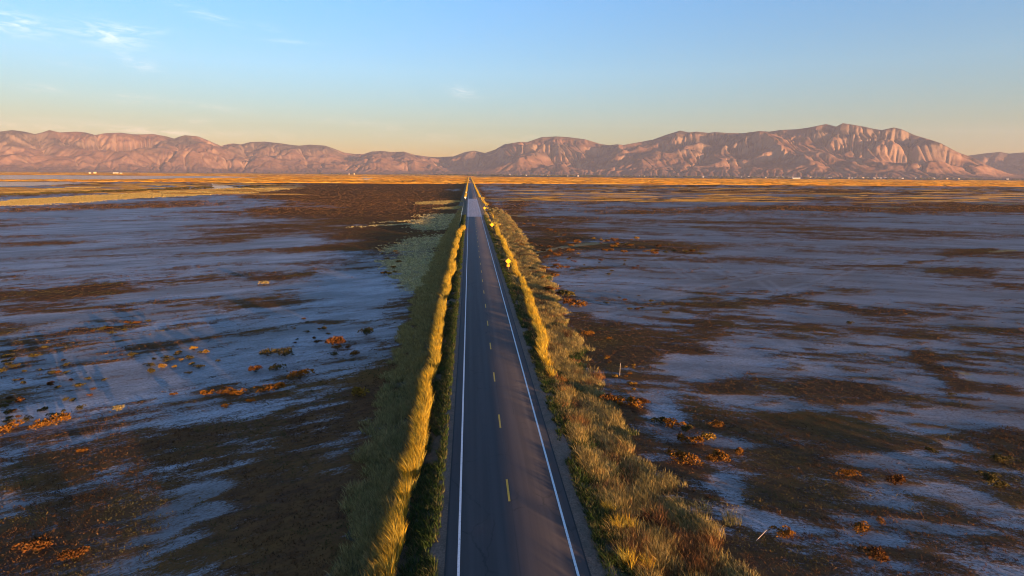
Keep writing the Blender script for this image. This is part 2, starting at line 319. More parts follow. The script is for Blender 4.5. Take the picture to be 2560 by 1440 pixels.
strip('road_embankment',[(-13,-1.12,.2),(-10,-.97,1),(-8,-.8,1),(-6.6,-.5,1),(-5.3,-.14,.5),(-4.6,-.06,.1),(-3.9,-.05,0),(3.9,-.05,0),(4.6,-.06,.1),(5.5,-.14,.5),(6.8,-.45,1),(8.4,-.8,1),(10.5,-.97,1),(13.5,-1.12,.2)],yl,m_bank,.5)
m_grav,t,b=material('gravel'); P=t.pos()
a1=t.noise(P,7.,6,.85); a2=t.noise(P,1.2,3); vo=t.node('ShaderNodeTexVoronoi'); vo.inputs['Scale'].default_value=22; t.l.new(P,vo.inputs['Vector'])
c=t.mix(t.mapr(a1,.3,.7),(.085,.05,.033),(.30,.19,.13)); c=t.mix(t.m('MULTIPLY',t.mapr(a2,.45,.7),.5),c,(.07,.06,.04))
c=t.mix(t.m('MULTIPLY',t.mapr(vo.outputs['Distance'],.0,.25,1.,0.),.35),c,(.26,.21,.17))
t.put(b.inputs['Base Color'],c); b.inputs['Roughness'].default_value=.95; t.l.new(t.bump(a1,.9,.08),b.inputs['Normal'])
strip('gravel_shoulder',[(-5.05,-.085,1),(-4.7,-.035,.3),(-4.05,-.02,0)],yl,m_grav,.35,15)
strip('gravel_shoulder',[(3.98,-.02,0),(4.9,-.035,.3),(5.55,-.10,1)],yl,m_grav,.45,25)
m_asph,t,b=material('asphalt'); P=t.pos()
sp=t.node('ShaderNodeSeparateXYZ'); t.l.new(P,sp.inputs[0])
a1=t.noise(P,30.,3,.8); a2=t.noise(t.scale(P,(1.6,.03,0)),1.,4); a3=t.noise(t.scale(P,(.5,.08,0)),1.,3)
c=t.mix(t.mapr(a1,.3,.7),(.048,.039,.038),(.070,.056,.054))
c=t.mix(t.m('MULTIPLY',t.mapr(a2,.42,.66),.45),c,(.092,.076,.073)); c=t.mix(t.m('MULTIPLY',t.mapr(a3,.5,.75),.35),c,(.038,.033,.035))
far_pale=t.m('MULTIPLY',t.mapr(sp.outputs[1],40,260),.55); c=t.mix(far_pale,c,(.20,.145,.13))  # asphalt mixes to a paler, warmer tone farther along the road
vc=t.node('ShaderNodeTexVoronoi',feature='DISTANCE_TO_EDGE'); wv_=t.node('ShaderNodeVectorMath',operation='ADD'); t.l.new(t.scale(P,(.22,.13,0)),wv_.inputs[0]); nn=t.node('ShaderNodeTexNoise'); nn.inputs['Scale'].default_value=1.3; nn.inputs['Detail'].default_value=5; t.l.new(P,nn.inputs['Vector']); t.l.new(t.scale(nn.outputs['Color'],(.16,.16,0)),wv_.inputs[1]); t.l.new(wv_.outputs[0],vc.inputs['Vector']); vc.inputs['Scale'].default_value=1.
c=t.mix(t.m('MULTIPLY',t.mapr(vc.outputs[0],.0,.011,1.,0.),t.m('MULTIPLY',t.mapr(a3,.42,.58),.6)),c,(.022,.02,.02))
wheel=t.m('ABSOLUTE',t.m('SUBTRACT',t.m('ABSOLUTE',sp.outputs[0]),1.75)); c=t.mix(t.m('MULTIPLY',t.mapr(t.m('ABSOLUTE',t.m('SUBTRACT',wheel,.85)),.0,.4,1.,0.),.28),c,(.10,.082,.078))
spot=t.noise(P,1.1,2); c=t.mix(t.m('MULTIPLY',t.mapr(spot,.68,.76),t.m('MULTIPLY',t.mapr(wheel,.1,.5,1.,0.),.5)),c,(.025,.023,.024))
seam=t.m('ABSOLUTE',t.m('SUBTRACT',sp.outputs[0],.12)); c=t.mix(t.m('MULTIPLY',t.mapr(seam,.0,.05,1.,0.),.35),c,(.02,.02,.022))
t.put(b.inputs['Base Color'],c); b.inputs['Roughness'].default_value=.82; b.inputs['Specular IOR Level'].default_value=.35; t.l.new(t.bump(a1,.25,.01),b.inputs['Normal'])
yr=[-60,-20,0]+[20*1.05**i for i in range(106)]
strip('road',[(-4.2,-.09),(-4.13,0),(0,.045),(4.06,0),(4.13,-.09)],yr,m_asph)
def crown(x): return .045*(1-abs(x)/4.1)
m_seal,t,b=material('sealed_edge'); b.inputs['Base Color'].default_value=(.018,.017,.018,1); b.inputs['Roughness'].default_value=.8
for e in (-4.165,4.09): strip('road_edge',[(e-.05,.002),(e+.05,.0065)] if e<0 else [(e-.05,.0065),(e+.05,.002)],yr,m_seal)
m_conc,t,b=material('bridge_concrete'); P=t.pos(); a1=t.noise(t.scale(P,(1.2,.04,0)),1.,4); a2=t.noise(P,8.,3)
c=t.mix(t.mapr(a1,.35,.65),(.52,.36,.31),(.63,.45,.40)); c=t.mix(t.m('MULTIPLY',t.mapr(a2,.5,.8),.4),c,(.34,.26,.24))
t.put(b.inputs['Base Color'],c); b.inputs['Roughness'].default_value=.8
yd=[316,380,460,541]
strip('bridge_deck',[(x,crown(x)+.007) for x in (-4.08,-2,0,2,4.03)],yd,m_conc)
m_white,t,b=material('white_road_paint'); a1=t.noise(t.pos(),7.,5,.7); t.put(b.inputs['Base Color'],t.mix(t.mapr(a1,.5,.75),(.74,.74,.74),(.34,.33,.33))); b.inputs['Roughness'].default_value=.6
m_yel,t,b=material('yellow_road_paint'); a1=t.noise(t.pos(),9.,5,.7); t.put(b.inputs['Base Color'],t.mix(t.mapr(a1,.5,.75),(.62,.36,.02),(.25,.15,.03))); b.inputs['Roughness'].default_value=.6
for e in (-3.4,3.4): strip('edge_line',[(e-.075,crown(e-.075)+.016),(e+.075,crown(e+.075)+.016)],yr,m_white)
mb=MB(); y0=63.77-12.19*7
for k in range(180):
    ya=y0+12.19*k
    if 312<ya<545: continue
    w=.075
    mb.poly([(-w,ya-1.52,.06),(w,ya-1.52,.06),(w,ya+1.52,.06),(-w,ya+1.52,.06)],[(0,1,2,3)])
kind(mb.build('centre_dashes',m_yel),'structure')
# ------------------------------------------------------------ mountains
SKY=[(-420,350),(-300,340),(-220,334),(-150,340),(-70,331),(0,329),(30,325),(60,329),(87,335),(105,331),(123,325),(135,328),(148,331),(191,329),(213,331),(238,337.5),(262,333),(301,331.5),(331,335.5),(355,336),(383,335),(416,341),(435,346.5),(447,342),(462,338),(495,341),(520,351),(552,365),(567,361),(582,358.5),(602,361),(626,355),(662,354),(700,358),(723,361.5),(748,364),(775,361.5),(813,364),(841,374),(862,382),(887,385),(909,385),(928,379),(953,377),(977,380),(1010,379),(1035,387),(1070,391.6),(1092,393),(1133,391),(1163,380),(1185,376.6),(1212,382.6),(1237,374),(1260,361),(1296,355),(1318,355),(1353,343),(1389,341),(1419,342.5),(1462,348),(1501,360),(1523,363),(1544,360.5),(1558,362.5),(1583,358),(1632,349),(1665,337),(1700,326.4),(1722,331),(1741,329),(1771,332),(1788,330),(1818,332.4),(1856,333),(1898,327.5),(1923,329),(1950,325),(1991,323),(2021,319),(2065,310),(2090,316.5),(2106,308),(2122,310),(2163,317),(2183,322),(2204,325),(2234,318.6),(2254,323),(2287,338),(2325,349),(2352,358),(2393,380),(2434,395),(2461,410),(2489,422),(2520,433),(2700,440),(3000,450)]
FAR=[(2250,432),(2330,415),(2420,389),(2461,383.5),(2500,379.7),(2522,384),(2560,381),(2640,376),(2760,388),(2900,400),(3000,430)]
def smooth1(a,k):
    w=np.hanning(2*k+1); w/=w.sum(); return np.convolve(np.pad(a,k,mode='edge'),w,mode='valid')
def mountains(prof_,rcx,rcv,rfv,NC,NR,iters,K,shx,shv,seed):
    sk=np.array([azel(*p) for p in prof_]); az=np.linspace(sk[0,0],sk[-1,0],NC)
    el=np.interp(az,sk[:,0],sk[:,1]); apx=np.interp(az,sk[:,0],[p[0] for p in prof_])
    rc=np.interp(apx,rcx,rcv); rf=np.interp(apx,rcx,rfv)
    Hc=np.maximum(el*rc+H,5); rc=rc+900*(fbm(az*9,az*0,5+seed,3)-.5)
    tt=np.linspace(-.12,1.55,NR); T,A=np.meshgrid(tt,az,indexing='ij')
    Rr=rf[None]+T*(rc-rf)[None]; X=Rr*np.sin(A); Y=Rr*np.cos(A)
    front=np.clip(T,0,1)
    prof=np.where(T<1,.10*front+.90*front**1.35,np.clip(1-(T-1)*1.1,0,1))
    sh=np.interp(apx,shx,shv)
    W_=(sh[None]+.07*(fbm(X/2600,Y/2600,91+seed,3)-.5))*np.clip(1-T,0,1)
    Hs=smooth1(Hc,30)
    HW=np.interp((A+W_).ravel(),az,Hc).reshape(A.shape); HS=np.interp((A+W_*.5).ravel(),az,Hs).reshape(A.shape)
    bb=np.clip(T,0,1)**1.5; HC=HW*bb+HS*(1-bb)
    n=fbm(X/1500,Y/1500,11+seed,4,True); n2=fbm(X/420,Y/420,31+seed,4); n0=fbm(X/2300+n*.3,Y/2300,71+seed,3,True)
    h=HC*prof
    h=h*(1+(1.25*(n0-.68)+.40*(n-.62))*np.clip(T*2.5,0,1)*np.clip((1.05-T)*2.5,0.,1))+(n2-.5)*.07*Hc[None]*np.clip(T*4,0,1)
    h[T<=0]=0; h=np.maximum(h,0)
    dx=np.gradient(az)[None]*Rr; dr=np.gradient(tt)[:,None]*(rc-rf)[None]
    N=NR*NC; idx=np.arange(N).reshape(NR,NC); area=(dx*dr/1e3).ravel(); up=h.copy()
    offs=[(-1,0),(1,0),(0,-1),(0,1),(-1,-1),(-1,1),(1,-1),(1,1)]
    for it in range(iters):
        hp=np.pad(h,1,mode='edge'); best=np.zeros_like(h); rec=idx.copy(); dist=np.ones_like(h)
        for i,j in offs:
            nb=hp[1+i:1+i+NR,1+j:1+j+NC]; d=np.hypot(i*dr,j*dx); s=(h-nb)/d
            rr=np.clip(np.arange(NR)+i,0,NR-1)[:,None]*NC+np.clip(np.arange(NC)+j,0,NC-1)[None]
            mm=s>best; best[mm]=s[mm]; rec[mm]=rr[mm]; dist[mm]=d[mm]
        ol=np.argsort(h.ravel()).tolist(); rl=rec.ravel().tolist(); acc=area.tolist()
        for k in reversed(ol):
            r=rl[k]
            if r!=k: acc[r]+=acc[k]
        Fk=(K*1000*np.sqrt(np.array(acc))/dist.ravel()).tolist(); hl=h.ravel().tolist()
        for k in ol:
            r=rl[k]
            if r!=k: hl[k]=(hl[k]+Fk[k]*hl[r])/(1+Fk[k])
        h=np.array(hl).reshape(NR,NC); h=h+(up-h)*.05
        lap=np.zeros_like(h)
        lap[1:-1,1:-1]=(h[:-2,1:-1]+h[2:,1:-1]-2*h[1:-1,1:-1])*.04+(h[1:-1,:-2]+h[1:-1,2:]-2*h[1:-1,1:-1])*.05
        h=h+lap; h[T<=0]=0
    q=np.clip(T*3,0,1)*np.clip(h/120,0,1)
    h=h+q*((fbm(X/1100,Y/1100,611+seed,3,True)-.62)*250+(fbm(X/260,Y/260,621+seed,3,True)-.62)*30)
    h=np.where(T>0,np.maximum(h,0),h)
    tgt=np.maximum(el,.0008)
    for k in range(3):
        f=np.clip(tgt/np.maximum(((h-H)/Rr).max(0),1e-4),.3,4); h=h*smooth1(f,20)[None]
    for k in range(4):
        e2=(h-H)/Rr; am=smooth1(e2.argmax(0).astype(float),20); f=np.clip(tgt/np.maximum(e2.max(0),1e-4),.4,2.5)
        h=h*(1+(f-1)[None]*np.exp(-((np.arange(NR)[:,None]-am[None])/(NR*.09))**2))
    h[0]=-60; h[-1]=-60
    h=h+np.where(T<=0,GZ-3,0)
    return X,Y,h
m,t,b=material('mountain_rock'); P=t.pos()
ge=t.node('ShaderNodeNewGeometry'); nz=t.node('ShaderNodeSeparateXYZ'); t.l.new(ge.outputs['Normal'],nz.inputs[0]); pz=t.node('ShaderNodeSeparateXYZ'); t.l.new(P,pz.inputs[0])
a1=t.noise(P,.0035,6,.65); a2=t.noise(P,.02,5,.7); a3=t.noise(P,.0009,4)
c=t.mix(t.mapr(a1,.35,.65),(.18,.09,.066),(.29,.152,.104))
c=t.mix(t.m('MULTIPLY',t.mapr(a2,.5,.68),.6),c,(.13,.10,.07))              # scrub
c=t.mix(t.m('MULTIPLY',t.mapr(a3,.44,.56),t.mapr(pz.outputs[2],200,600)),c,(.105,.08,.07))   # dark forest high up
c=t.mix(t.m('MULTIPLY',t.mapr(nz.outputs[2],.62,.85,1.,0.),.5),c,(.42,.27,.18))   # bare cliffs
t.put(b.inputs['Base Color'],c); b.inputs['Roughness'].default_value=1.; b.inputs['Specular IOR Level'].default_value=.05
t.l.new(t.bump(a2,.45,30.),b.inputs['Normal'])
rcx=[-400,500,900,1100,1300,1700,2100,2500,3000]
Xm,Ym,hm=mountains(SKY,rcx,[14500,14500,14800,15200,13600,13000,12600,12200,12200],[11300,11300,11300,11300,10400,9600,9300,9400,10000],1400,210,15,.0030,[-400,700,1100,1500,2100,2300,2600],[-.03,-.02,.02,.075,.06,.0,-.05],0)
kind(mesh_obj('mountains',np.stack([Xm,Ym,hm],-1).reshape(-1,3),grid_faces(*hm.shape),m,smooth=True),'structure')
Xm,Ym,hm=mountains(FAR,[2000,3000],[16200,16200],[13800,13800],260,80,10,.0035,[2000,3000],[.02,.02],300)
kind(mesh_obj('distant_hills',np.stack([Xm,Ym,hm],-1).reshape(-1,3),grid_faces(*hm.shape),m,smooth=True),'structure')
# ------------------------------------------------------------ ponds and the ditch
m_water,t,b=material('pond_water'); b.inputs['Base Color'].default_value=(.06,.055,.055,1); b.inputs['Roughness'].default_value=.12
n=t.noise(t.scale(t.pos(),(.12,.4,0)),1.,3); t.l.new(t.bump(n,.12,.3),b.inputs['Normal'])
def sheet(name,pts,mat,z=GZ+.12):
    P=[(*G(x,y,z),z) for x,y in pts]; return kind(mesh_obj(name,P,[tuple(range(len(P)))],mat),'structure')
sheet('pond',[(-400,437),(-100,437.6),(150,438.2),(330,439.4),(480,440.2),(570,441.2),(640,443.2),(660,444.4),(560,445),(430,446.2),(300,448.4),(180,449),(60,448.8),(-400,447)],m_water)
sheet('pond',[(-400,452),(-100,454),(60,455.2),(150,455.4),(230,457),(170,459.6),(150,462),(60,465.2),(-100,466),(-400,468)],m_water)
sheet('pond',[(527,458.5),(545,460.5),(566,464),(590,467.6),(600,471),(555,471.5),(520,474),(505,474),(528,468),(532,464)],m_water)
sheet('pond',[(905,442),(912,440.6),(921,440.4),(930,445),(941,449.6),(932,452),(900,451.2),(880,449.6)],m_water)
sheet('ditch_water',[(1161.5,500),(1164,500.5),(1162.2,520),(1160.6,538),(1159,556),(1146,556),(1150,545),(1155,525)],m_water,-.62)
# ------------------------------------------------------------ grass
def leafmat(name,trans=.35,rough=.8):
    m,t,b=material(name); c=t.attr('tint',False)
    n=t.noise(t.pos(),1.7,3); c=t.mix(1.,c,t.mix(t.mapr(n,.3,.7),(.72,.72,.72),(1.2,1.2,1.2)),'MULTIPLY')
    t.put(b.inputs['Base Color'],c); b.inputs['Roughness'].default_value=rough; b.inputs['Specular IOR Level'].default_value=.15
    tr=t.node('ShaderNodeBsdfTranslucent'); t.l.new(c,tr.inputs['Color']); mx=t.node('ShaderNodeMixShader'); mx.inputs[0].default_value=trans
    t.l.new(b.outputs[0],mx.inputs[1]); t.l.new(tr.outputs[0],mx.inputs[2]); t.l.new(mx.outputs[0],t.n['Material Output'].inputs[0]); return m
m_grass=leafmat('dry_grass'); m_leaf=leafmat('shrub_leaves',.2)
def blades(name,p,nb,h,w,spread,lean,col,cvar,mat=m_grass,parent=None,make=True):
    """p (n,3) tuft feet; nb blades each; h,w,spread,lean arrays or numbers per tuft; col (n,3)"""
    n=len(p); rep=lambda a: np.repeat(np.broadcast_to(np.asarray(a,float),(n,)),nb)
    q=np.repeat(p,nb,0).astype(float); k=len(q)
    th=rng.rand(k)*6.2832; rad=np.sqrt(rng.rand(k))*rep(spread); q[:,0]+=np.cos(th)*rad; q[:,1]+=np.sin(th)*rad
    hh=rep(h)*(.6+.6*rng.rand(k)); ww=rep(w)*(.6+.8*rng.rand(k)); ln=rep(lean)*hh*(.4+rng.rand(k))
    th2=th+(rng.rand(k)-.5)*2.2; d=np.stack([np.cos(th2)-.35,np.sin(th2)+.25,np.zeros(k)],1); a=rng.rand(k)*6.2832; wv=np.stack([np.cos(a),np.sin(a),np.zeros(k)],1)*ww[:,None]/2
    up=np.array([0,0,1.])
    mid=q+up*(hh*.55)[:,None]+d*(ln*.3)[:,None]; tip=q+up*hh[:,None]+d*ln[:,None]
    V=np.stack([q-wv,q+wv,mid-wv*.85,mid+wv*.85,tip],1).reshape(-1,3)
    b=np.arange(k)[:,None]*5; Fc=np.concatenate([b+[[0,1,3]],b+[[0,3,2]],b+[[2,3,4]]],1).reshape(-1,3)
    cc=np.repeat(col,nb,0)*(1+(rng.rand(k,1)-.5)*2*cvar); C=np.repeat(np.clip(cc,0.004,1),5,0)
    if not make: return V,Fc,C
    return mesh_obj(name,V,Fc,mat,parent,cols=C)
def zbank(x):
    return np.interp(x,[-13,-10,-8,-6.6,-5.3,-4.6,4.6,5.5,6.8,8.4,10.5,13.5],[-1.02,-.97,-.8,-.5,-.14,-.06,-.06,-.14,-.45,-.8,-.97,-1.02])
def pick(n,table):
    i=rng.randint(0,len(table),n); return np.array(table)[i]
def stuff(o): o['kind']='stuff'; return o
def yspread(n,y0,y1,p=.5):
    """more tufts close by: uniform in y**p"""
    return (y0**p+(y1**p-y0**p)*rng.rand(n))**(1/p)
GOLD=[(.56,.33,.02),(.60,.39,.04),(.46,.29,.02),(.50,.36,.06),(.62,.41,.05),(.40,.30,.05),(.34,.29,.08)]
# tall golden strip left of the road
def strip_tufts(n,y0,y1,xc,half,p,gap=.35,seed=200):
    y=yspread(n,y0,y1,p); wob=(fbm(y/9,y*0,seed,3)-.5)*1.3
    x=xc(y)+wob+(rng.rand(n)+rng.rand(n)-1)*half*(.8+.7*fbm(y/5,y*0+3,seed+4,2))
    k=(fbm(y/4,x/1.2,seed+8,3)*.6+fbm(y/14,y*0,seed+18,2)*.4>gap+.03)&(fbm(y/1.6,x/.7,seed+28,2)>.33)
    return x[k],y[k]
x,y=strip_tufts(9500,20,250,lambda y:np.interp(y,[20,60,130,200,226,250],[-7.35,-7.35,-7.2,-6.9,-6.4,-4.9]),.50,.35,.26)
h=(.78+.62*fbm(x/.8,y/.9,230,3))*(.7+.6*rng.rand(len(x)))*np.where(x>-7.3,1.08,.85)
colL=pick(len(x),GOLD); shade_mix=np.clip((-7.45-x)*1.6+(fbm(x,y/3,233,2)-.5),0,1)[:,None]*sstep(330,60,y)[:,None]; colL=colL*(1-shade_mix*.8)+shade_mix*.8*np.array([.22,.17,.06])  # left side of the strip: its shaded look is put into the blade colour
left_grass=blades('tall_golden_grass',np.stack([x,y,zbank(x)],1),13,h,.016+y*.00032,.24,.36,colL,.3)
stuff(left_grass); left_grass['label']='tall golden grass hedge along the left side of the road'
x,y=strip_tufts(2600,560,3300,lambda y:-6.6+0*y,.7,.5,.3,250)
stuff(blades('tall_golden_grass',np.stack([x,y,zbank(x)],1),9,1.3,.05+y*.0004,.45,.3,pick(len(x),GOLD),.2))
# right strip: from 72 m on
x,y=strip_tufts(6500,64,262,lambda y:np.interp(y,[70,80,105,140,330],[6.7,7.2,8.2,8.5,8.7]),.50,.4,.40,280)
k=rng.rand(len(x))<sstep(62,100,y)*.8+.12; x,y=x[k],y[k]
stuff(blades('tall_golden_grass',np.stack([x,y,zbank(x)],1),13,(.72+.6*fbm(x/.8,y/.9,290,3))*(.7+.6*rng.rand(len(x))),.016+y*.00032,.26,.38,pick(len(x),GOLD),.3))
x,y=strip_tufts(2600,580,3300,lambda y:7.2+0*y,.8,.5,.3,300); x2,y2=strip_tufts(260,262,580,lambda y:9.5+0*y,2.2,.5,.5,310); x=np.concatenate([x,x2]); y=np.concatenate([y,y2])
stuff(blades('tall_golden_grass',np.stack([x,y,zbank(x)],1),9,1.3,.05+y*.0004,.45,.3,pick(len(x),GOLD),.2))
# green weeds beside both shoulders
GREEN=[(.045,.075,.016),(.035,.06,.014),(.06,.085,.02),(.08,.08,.03),(.03,.05,.012),(.11,.10,.04)]
def band(n,y0,y1,xa,xb,p,seed,gap,sc=(1.5,2.5)):
    y=yspread(n,y0,y1,p); a,b_=xa(y),xb(y); x=a+(b_-a)*rng.rand(n); k=fbm(x/sc[0],y/sc[1],seed,3)>gap
    return x[k],y[k]
for s,xa,xb,sd in ((-1,lambda y:-6.75+0*y,lambda y:-4.7+0*y,320),(1,lambda y:4.95+0*y,lambda y:7.0+.2*np.sin(y/7),330)):
    x,y=band(9000,20,330,xa,xb,.35,sd,.36)
    e=np.exp(-((abs(x)-5.1)/.35)**2)
    stuff(blades('verge_weeds',np.stack([x,y,zbank(x)],1),8,.20+.28*rng.rand(len(x)),.035+y*.0004,.16,.6,pick(len(x),GREEN),.3))
# grey-green grass behind the left strip, thinning towards the flats
GREY=[(.30,.25,.10),(.37,.30,.13),(.24,.20,.07),(.42,.33,.14),(.19,.17,.055),(.33,.22,.10)]
STRAWC=[(.34,.25,.09),(.42,.31,.12),(.30,.21,.065),(.27,.22,.075),(.40,.26,.075)]
RUST=[(.14,.065,.024),(.17,.075,.026),(.10,.05,.022),(.19,.10,.036),(.08,.042,.022)]
lx=lambda y:np.interp(y,[25,45,75,110,150,220,330],[-10.4,-11.6,-12.3,-13,-12.5,-12,-10.5])
x,y=band(44000,20,620,lambda y:lx(y)-1.6,lambda y:-7.6+0*y,.33,340,.0)
edge=(x-lx(y))-4*np.clip(y/300-1,0,1); k=(rng.rand(len(x))>sstep(150,430,y))&(edge+(fbm(x/1.6,y/2.5,350,3)-.5)*3.4>0)&(fbm(x/.9,y/1.4,355,2)>.36); x,y=x[k],y[k]
sw=np.clip(.34+sstep(45,100,y)*.95+(fbm(x/5,y/8,360,2)-.5)*.9,0,1)[:,None]; col=pick(len(x),GREY)*(1-sw)+pick(len(x),STRAWC)*sw
stuff(blades('verge_grass',np.stack([x,y,zbank(x)],1),11,(.24+.42*rng.rand(len(x)))*(.5+1.0*fbm(x/1.2,y/1.6,357,3)),.014+y*.00033,.45,.5,col,.4))
# mixed straw and green grass right of the road
rx=lambda y:np.interp(y,[25,31,45,60,75,100,140,200,330],[14.5,14.,10.9,11.6,12.,13,15,17,19])
x,y=band(90000,18,620,lambda y:6.2+0*y,lambda y:rx(y)+2,.31,370,.0)
edge=rx(y)-x; k=(rng.rand(len(x))>sstep(150,430,y))&(edge+(fbm(x/1.4,y/2.2,380,3)-.5)*4>0)&(fbm(x/.8,y/1.2,385,2)>.20)&~((np.abs(x-8.3)<.9)&(y>100)); x,y=x[k],y[k]
f=fbm(x/1.1,y/1.6,390,4)
col=np.where((f>.5)[:,None],pick(len(x),STRAWC),pick(len(x),GREY)); gr=(fbm(x/1.5,y/3,395,3)<.36)|((x<7.2)&(rng.rand(len(x))<.35)); col=np.where(gr[:,None],pick(len(x),GREEN)*1.3,col)
ru=fbm(x/1.3,y/1.8,400,2)>.68; col=np.where(ru[:,None],pick(len(x),RUST)*1.8,col)
h=np.where(gr,.28,.30+.55*np.clip(f-.25,0,1))*(.6+.9*rng.rand(len(x))**2+.25*(fbm(x/.6,y/.6,397,2)>.6))
stuff(blades('verge_grass',np.stack([x,y,zbank(x)],1),11,h,.013+y*.00032,.62,.5,col,.42))
# low plant cover on the brown parts of the flats
n=300000
y=yspread(n,20,420,.2); x=(-1.0+2.2*rng.rand(n))*(y+25)
vf=veg_field(x,y); k=(vf+.5*(fbm(x/.9,y/.9,410,3)-.5)+(rng.rand(n)-.5)*.9>.08)&(np.abs(x)>np.where(x<0,9.5,9)); k&=rng.rand(n)>sstep(290,420,y); x,y=x[k],y[k]
col=pick(len(x),RUST)*.95*((.55+.9*fbm(x/6,y/4,420,2))*(.8+.4*rng.rand(len(x))))[:,None]; yy=fbm(x/8,y/5,425,3)>.60
col=np.where(yy[:,None],pick(len(x),[(.16,.11,.035),(.12,.085,.03),(.08,.07,.025)]),col)
stuff(blades('marsh_ground_cover',np.stack([x,y,np.full(len(x),GZ-.02)],1),4,.06+.08*rng.rand(len(x)),.03+y*.0006,.16+y*.0006,.9,col,.22))
n=120000; y=(290**-1+(1500.**-1-290**-1)*rng.rand(n))**-1; x=(-1.0+2.2*rng.rand(n))*(y+25)
k=(veg_field(x,y)+(rng.rand(n)-.5)*.5>.05)&(np.abs(x)>11)&(rng.rand(n)<sstep(290,450,y)); x,y=x[k],y[k]
stuff(blades('marsh_ground_cover',np.stack([x,y,np.full(len(x),GZ-.02)],1),3,.16+.16*rng.rand(len(x)),.05+y*.0009,.4+y*.0012,.9,pick(len(x),RUST)*1.1*(.7+.6*fbm(x/30,y/20,430,2))[:,None],.3))
# pale straw grass on the flats
n=260000; y=yspread(n,75,520,.3); x=(-1.0+2.2*rng.rand(n))*(y+25); px_,py_,_=proj(x,y)
k=(straw_field(x,y)+(rng.rand(n)-.5)*1.0>.22)&(np.abs(x)>9)&(x<0); x,y=x[k],y[k]
stuff(blades('straw_grass',np.stack([x,y,np.full(len(x),GZ)],1),6,.34,.03+y*.0005,.4,.5,pick(len(x),[(.56,.45,.22),(.64,.51,.25),(.48,.40,.18),(.58,.44,.17)]),.25))
n=120000; y=(380**-1+(900.**-1-380**-1)*rng.rand(n))**-1; x=(-.85+.85*rng.rand(n))*(y+25)
k=straw_field(x,y)>.2; x,y=x[k],y[k]
stuff(blades('straw_grass',np.stack([x,y,np.full(len(x),GZ)],1),4,.5,.08+y*.0007,.9,.5,pick(len(x),STRAWC)*1.25,.15))
# ------------------------------------------------------------ far marsh: golden reed beds
def reeds(name,n,ya,yb,x0,x1,hh,cols,keep,seed):
    V=[];Fc=[];C=[];b0=0
    yy=(ya**-1+(yb**-1-ya**-1)*rng.rand(n))**-1
    for y_ in yy:
        x_=(x0+(x1-x0)*rng.rand())*(y_+200); L=(20+rng.rand()**2*220)*(y_/2500)**.5; 
        if not keep(x_,y_): continue
        k=max(5,int(L/12)); tt=np.linspace(0,1,k); env=np.sqrt(np.clip(4*tt*(1-tt),0,1))
        hgt=hh*(.5+.8*rng.rand(k))*env+.05; dep=(2+4*rng.rand())*(y_/2500)
        xs=x_+(tt-.5)*L; yo=y_+(rng.rand()-.5)*.3*(xs-x_)+np.cumsum(rng.randn(k))*1.2
        prof=np.stack([np.stack([xs,yo-dep*.5,np.full(k,GZ-.1)],1),np.stack([xs,yo-dep*.22,GZ+hgt*.8],1),np.stack([xs,yo+dep*.1,GZ+hgt],1),np.stack([xs,yo+dep*.5,np.full(k,GZ-.1)],1)],0)
        V.append(prof.reshape(-1,3)); Fc.append(grid_faces(4,k)+b0); b0+=4*k
        C.append(np.tile(np.array(cols[rng.randint(len(cols))])*(.8+.4*rng.rand()),(4*k,1)))
    return mesh_obj(name,np.concatenate(V),np.concatenate(Fc),m_grass,cols=np.concatenate(C))
PONDBOX=[[(-400,433),(670,436),(670,447),(-400,450)],[(-400,450),(240,454),(240,462),(-400,470)],[(500,456),(605,460),(605,474),(500,474)],[(875,438),(945,438),(945,453),(875,453)]]
def inpoly(px,py,poly):
    c=False; n=len(poly)
    for i in range(n):
        (x1,y1),(x2,y2)=poly[i],poly[i-1]
        if (y1>py)!=(y2>py) and px<(x2-x1)*(py-y1)/(y2-y1)+x1: c=not c
    return c
WATER=[[(-400,436),(150,437.6),(480,439.6),(600,441.2),(690,444.2),(560,446),(300,450),(60,450),(-400,448.5)],[(-400,451),(60,454.5),(170,454.8),(260,457),(170,463),(60,467),(-400,469)],[(520,457),(545,459),(610,471),(500,476)],[(900,439),(925,439.5),(945,451),(932,453.5),(875,451)]]
def keepL(x,y):
    if abs(x)<14: return False
    a,b_,_=proj(x,y); return not any(inpoly(a,b_,p) for p in WATER)
REED=[(.68,.31,.02),(.74,.36,.03),(.60,.27,.02),(.70,.40,.07),(.46,.20,.02)]
stuff(reeds('marsh_reeds',4200,1350,8200,-1.0,0.,1.9,REED,keepL,1))
stuff(reeds('marsh_reeds',2600,1450,4300,0.,1.15,1.8,REED,keepL,2))
stuff(reeds('marsh_reeds',500,650,1500,-.95,-.25,.9,[(.30,.20,.06),(.22,.13,.04),(.40,.26,.08)],keepL,3))
stuff(reeds('marsh_reeds',420,520,1500,0.05,1.1,.5,[(.30,.20,.06),(.22,.13,.04),(.34,.22,.07)],keepL,4))
